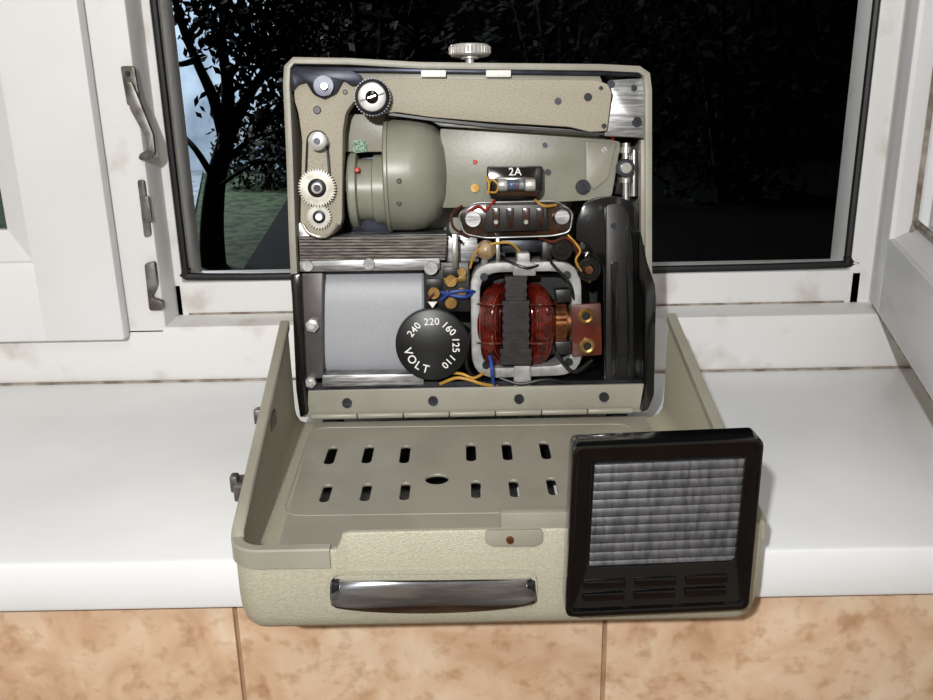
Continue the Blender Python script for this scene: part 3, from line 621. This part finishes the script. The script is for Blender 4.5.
# floor plate with slots (boolean)
def applied_cut(o, cutter):
    md = o.modifiers.new('b', 'BOOLEAN'); md.object = cutter; md.operation = 'DIFFERENCE'; md.solver = 'EXACT'
    dg = bpy.context.evaluated_depsgraph_get(); me = bpy.data.meshes.new_from_object(o.evaluated_get(dg))
    o.modifiers.clear(); o.data = me; bpy.data.objects.remove(cutter)
q4 = ((XLb+.0145, yb+.002), (XRb-.0145, yb+.002), (XRf-.0145, yf+.0145), (XLf+.0145, yf+.0145))
m = M(); m.prism([Vector((x, y, .0182)) for x, y in q4], [Vector((x, y, .0202)) for x, y in q4])
fl = m.build('lid_floor', m_lidin, None, smooth=False)
m = M()
def slot(px, py, w, h):
    c = WZ(px, py, .0202); sc = (WZ(px+1, py, .0202)-c).length; d_ = abs(WZ(px, py+h/2, .0202).y-WZ(px, py-h/2, .0202).y)/2; r = w*sc/2
    P = []
    for i in range(9): a_ = PI*i/8; P.append((c.x+r*math.cos(a_), c.y+d_-r+r*math.sin(a_)))
    for i in range(9): a_ = PI+PI*i/8; P.append((c.x+r*math.cos(a_), c.y-d_+r+r*math.sin(a_)))
    return P
for px, py in ((331, 455), (368, 454), (405, 454), (471, 452), (507, 451), (545, 450), (326, 493), (366, 492), (405, 491), (476, 489), (514, 488), (552, 486)):
    P = slot(px, py, 10, 18); m.prism([Vector((x, y, .010)) for x, y in P], [Vector((x, y, .03)) for x, y in P])
c = WZ(437, 479, .0202); P = [(c.x+.0069*math.cos(2*PI*i/24), c.y+.0069*math.sin(2*PI*i/24)) for i in range(24)]; m.prism([Vector((x, y, .010)) for x, y in P], [Vector((x, y, .03)) for x, y in P])
cut = m.build('cut', m_lidin, None)
applied_cut(fl, cut); fl.data.transform(BI); fl.parent = lid
m = M(); m.box(XLb+.012, XRb-.012, .4955, .554, .0022, .004); m.build('slot_shade_sheet', m_sat, lid, 'dark sheet standing for the shade under the perforated floor', X=BI)  # added dark sheet: gives the slots their shade by colour
# raised floor pad edge: low bead
m = M(); q = rpoly([(WZ(312, 428, .02).x, WZ(312, 428, .02).y), (WZ(630, 424, .02).x, WZ(630, 424, .02).y), (WZ(668, 512, .02).x, WZ(600, 512, .02).y), (WZ(282, 516, .02).x, WZ(282, 516, .02).y)], .012)
m.tube([(x, y, .0197) for x, y in q+[q[0]]], .0009, 8, 1); m.build('floor_bead', m_lidin, lid, X=BI)
# smooth rim trim on the left and right rims
tp = [(.0008, -.0085, 1), (.0014, -.008, 1), (.0014, .0006, 1), (.0006, .0014, 1), (-.0036, .0014, 1), (-.0044, .0006, 1), (-.0044, -.004, 1), (-.003, -.0045, 1)]
pl = [p for i, p in enumerate(path) if i <= 17]
m = M(); m.loft(sweep(pl, tp)); m.build('rim_trim', m_lidin, lid, X=BI)
pr_ = [p for i, p in enumerate(path) if i >= len(path)-12]
m = M(); m.loft(sweep(pr_, tp)); m.build('rim_trim', m_lidin, lid, X=BI)
# handle on front
def fp(px, py, Y): return WY(px, py, Y)
m = M(); fr = rpoly([(326, 571), (537, 569), (537, 607), (326, 613)], 14); fi_ = rpoly([(330, 575), (533, 573), (533, 603), (330, 609)], 12)
m.loft([[fp(x, y, .3602) for x, y in fr], [fp(x, y, .3585) for x, y in fr], [fp(x, y, .3585) for x, y in fi_], [fp(x, y, .3602) for x, y in fi_]], closed=True); m.build('handle_surround', m_lid, lid, X=BI)
m = M(); rings = []
for i in range(41):
    t = i/40; px = 331+204*t; bow = math.sin(PI*t)**.45; tw = .1+.9*abs(2*t-1)**1.6
    Y = .3580-.0035*bow
    y0 = 581+2*bow-t*2; y1 = 605+10*bow-t*4
    a_ = WY(px, y0, Y+.0012); b_ = WY(px, y1, Y-.0008-.0036*tw)
    R_ = [a_]
    for q in (.04, .12, .3, .5, .7, .88, .96):
        R_.append(a_.lerp(b_, q)+Vector((0, -.0006*min(1, math.sin(PI*q)*2.2)-.0002*math.sin(PI*q), 0)))
    rings.append(R_+[b_, b_+Vector((0, .0015, 0)), a_+Vector((0, .0015, 0))])
m.loft(rings); m.build('carry_handle', m_hand, lid, 'bowed chrome handle plate', X=BI)
for px in (335, 531): m = M(); m.wp([(px-4, 584), (px+4, 584), (px+4, 604), (px-4, 604)], .3555, .3602, .0006, 2); m.build('handle_mount', m_steel, lid, X=BI)
m = M(); m.wp([(485, 531), (543, 530), (543, 543), (536, 547), (492, 547), (485, 543)], .3588, .3602, .0003, 4); ct = m.build('catch_plate', m_lidin, lid, X=BI)
m = M(); c = WY(510, 540, .3585); m.lathe([(-.001, .0015), (.001, .002)], c, (0, 1, 0), 16); m.build('catch_button', m_copb, lid, X=BI)
m = M(); xa = WZ(500, 512, .035).x; xb = WZ(578, 510, .035).x; yy = WZ(520, 512, .035).y
m.box(xa, xb, yy-.003, yy+.003, .0195, .036, .0008); m.build('catch_bar', m_lidin, lid, X=BI)
# latches on the outer side walls
for px, py, Y in ((249, 420, .475), (238, 487, .415)):
    m = M(); z = WY(px, py, Y).z; m.box(XLb-.0005, XLb+.008, Y-.007, Y+.007, z-.005, z+.004, .001); m.box(XLb-.003, XLb+.001, Y-.003, Y+.003, z-.002, z+.007, .001)
    m.build('side_latch', m_hw, lid, X=BI)
m = M(); m.box(XRf-.002, XRf+.004, .40, .42, .012, .026, .001); m.build('side_latch', m_hw, lid, X=BI)
# ------------------------------------------------------------ black louvred cover
YP = .336
cv = empty('louvred_cover', (WY(660, 520, YP).x, YP+.006, WY(660, 617, YP).z)); tag(cv, 'black plastic cover with a ribbed metal panel, hooked on the right front of the lid', 'cover')
Xi = Matrix.Translation(-cv.location)
m = M(); po = rpoly([(573, 447), (765, 439), (749, 610), (565, 618)], 9, 5); pi_ = rpoly([(594, 464), (748, 458), (737, 565), (588, 571)], 5, 5)
A = [WY(x, y, YP) for x, y in po]; B = [WY(x, y, YP) for x, y in pi_]; N = len(A)
A1 = [a+Vector((0, .013, 0)) for a in A]; B1 = [b+Vector((0, .013, 0)) for b in B]
pl2 = rpoly([(579, 452), (758, 444), (743, 604), (571, 612)], 7, 5); Cc = [WY(x, y, YP) for x, y in pl2]; Cd = [c+Vector((0, .0025, 0)) for c in Cc]
Bd = [b+Vector((0, .0025, 0)) for b in B]
m.loft([A, A1, B1, Bd, Cd, Cc], closed=True, bevel=.0007); m.build('cover_frame', m_blk, cv, X=Xi)
m = M(); B2 = [b+Vector((0, .0065, 0)) for b in B]; m.prism(B2, [b+Vector((0, .011, 0)) for b in B]); m.build('panel_backing', m_sat, cv, X=Xi)
m = M()
NR = 12
for k in range(NR):
    t = (k+.5)/NR; a_ = (594*(1-t)+588*t+1, 465*(1-t)+570*t); b_ = (748*(1-t)+737*t-1, 459*(1-t)+564*t)
    p0 = WY(a_[0], a_[1], YP+.0045); p1 = WY(b_[0], b_[1], YP+.0045); h = .00205
    m.loft([[p+Vector((0, .0010, h)), p+Vector((0, .0001, h*.9)), p+Vector((0, -.0004, h*.4)), p+Vector((0, -.0005, -h*.4)), p+Vector((0, -.0001, -h*.85)), p+Vector((0, .0016, -h*.95)), p+Vector((0, .003, 0))] for p in (p0, p1)])
m.build('ribbed_panel', m_grid, cv, 'dull silver ribbed panel', X=Xi)
for r in range(2):
    for c_ in range(3):
        x0 = 584+c_*51-r*1; x1 = x0+42; y0 = 582+r*12.5-c_*2.4; m = M(); m.wp([(x0, y0), (x1, y0-2), (x1, y0+6), (x0, y0+8)], YP+.0008, YP+.0035, .0006, 2); m.build('vent_louvre', m_blk, cv, X=Xi)
c = WY(660, 500, .36)
for dx in (-.02, .02): m = M(); m.box(c.x+dx-.005, c.x+dx+.005, YP+.011, .3665, .0496, .0515, .0003); m.box(c.x+dx-.005, c.x+dx+.005, .3655, .3668, .040, .0515, .0003); m.build('hook', m_steel, cv, X=Xi)
# ------------------------------------------------------------ lights
def light(kind, name, loc, e, col, size=.02, tgt=None):
    ld = bpy.data.lights.new(name, kind); ld.energy = e; ld.color = col
    if kind == 'AREA': ld.size = size
    else: ld.shadow_soft_size = size
    o = bpy.data.objects.new(name, ld); C.objects.link(o); o.location = loc
    if tgt: o.rotation_euler = (Vector(tgt)-Vector(loc)).to_track_quat('-Z', 'Y').to_euler()
    return o
light('POINT', 'flash', (-.12, -.25, .44), 25.5, (1, .998, .99), .008)
light('AREA', 'room_fill', (0, -.9, 1.5), 6, (1, .97, .93), .5, (0, 0, 0))  # added fill light, gives the chrome a lit room to reflect
light('POINT', 'house_wall_fill', (WY(130, 100, 12.6).x, 12.6, 1.2), 330, (.8, .9, 1), .2)  # added light without a real fixture, brightens the pale house wall
light('POINT', 'lawn_fill', (-3.6, 10.0, 2.6), 260, (.9, .95, 1), .2)  # added light without a real fixture, brightens the grass
w = bpy.data.worlds.new('world'); bpy.context.scene.world = w; w.use_nodes = True
w.node_tree.nodes['Background'].inputs[0].default_value = (.3, .42, .6, 1); w.node_tree.nodes['Background'].inputs[1].default_value = .015
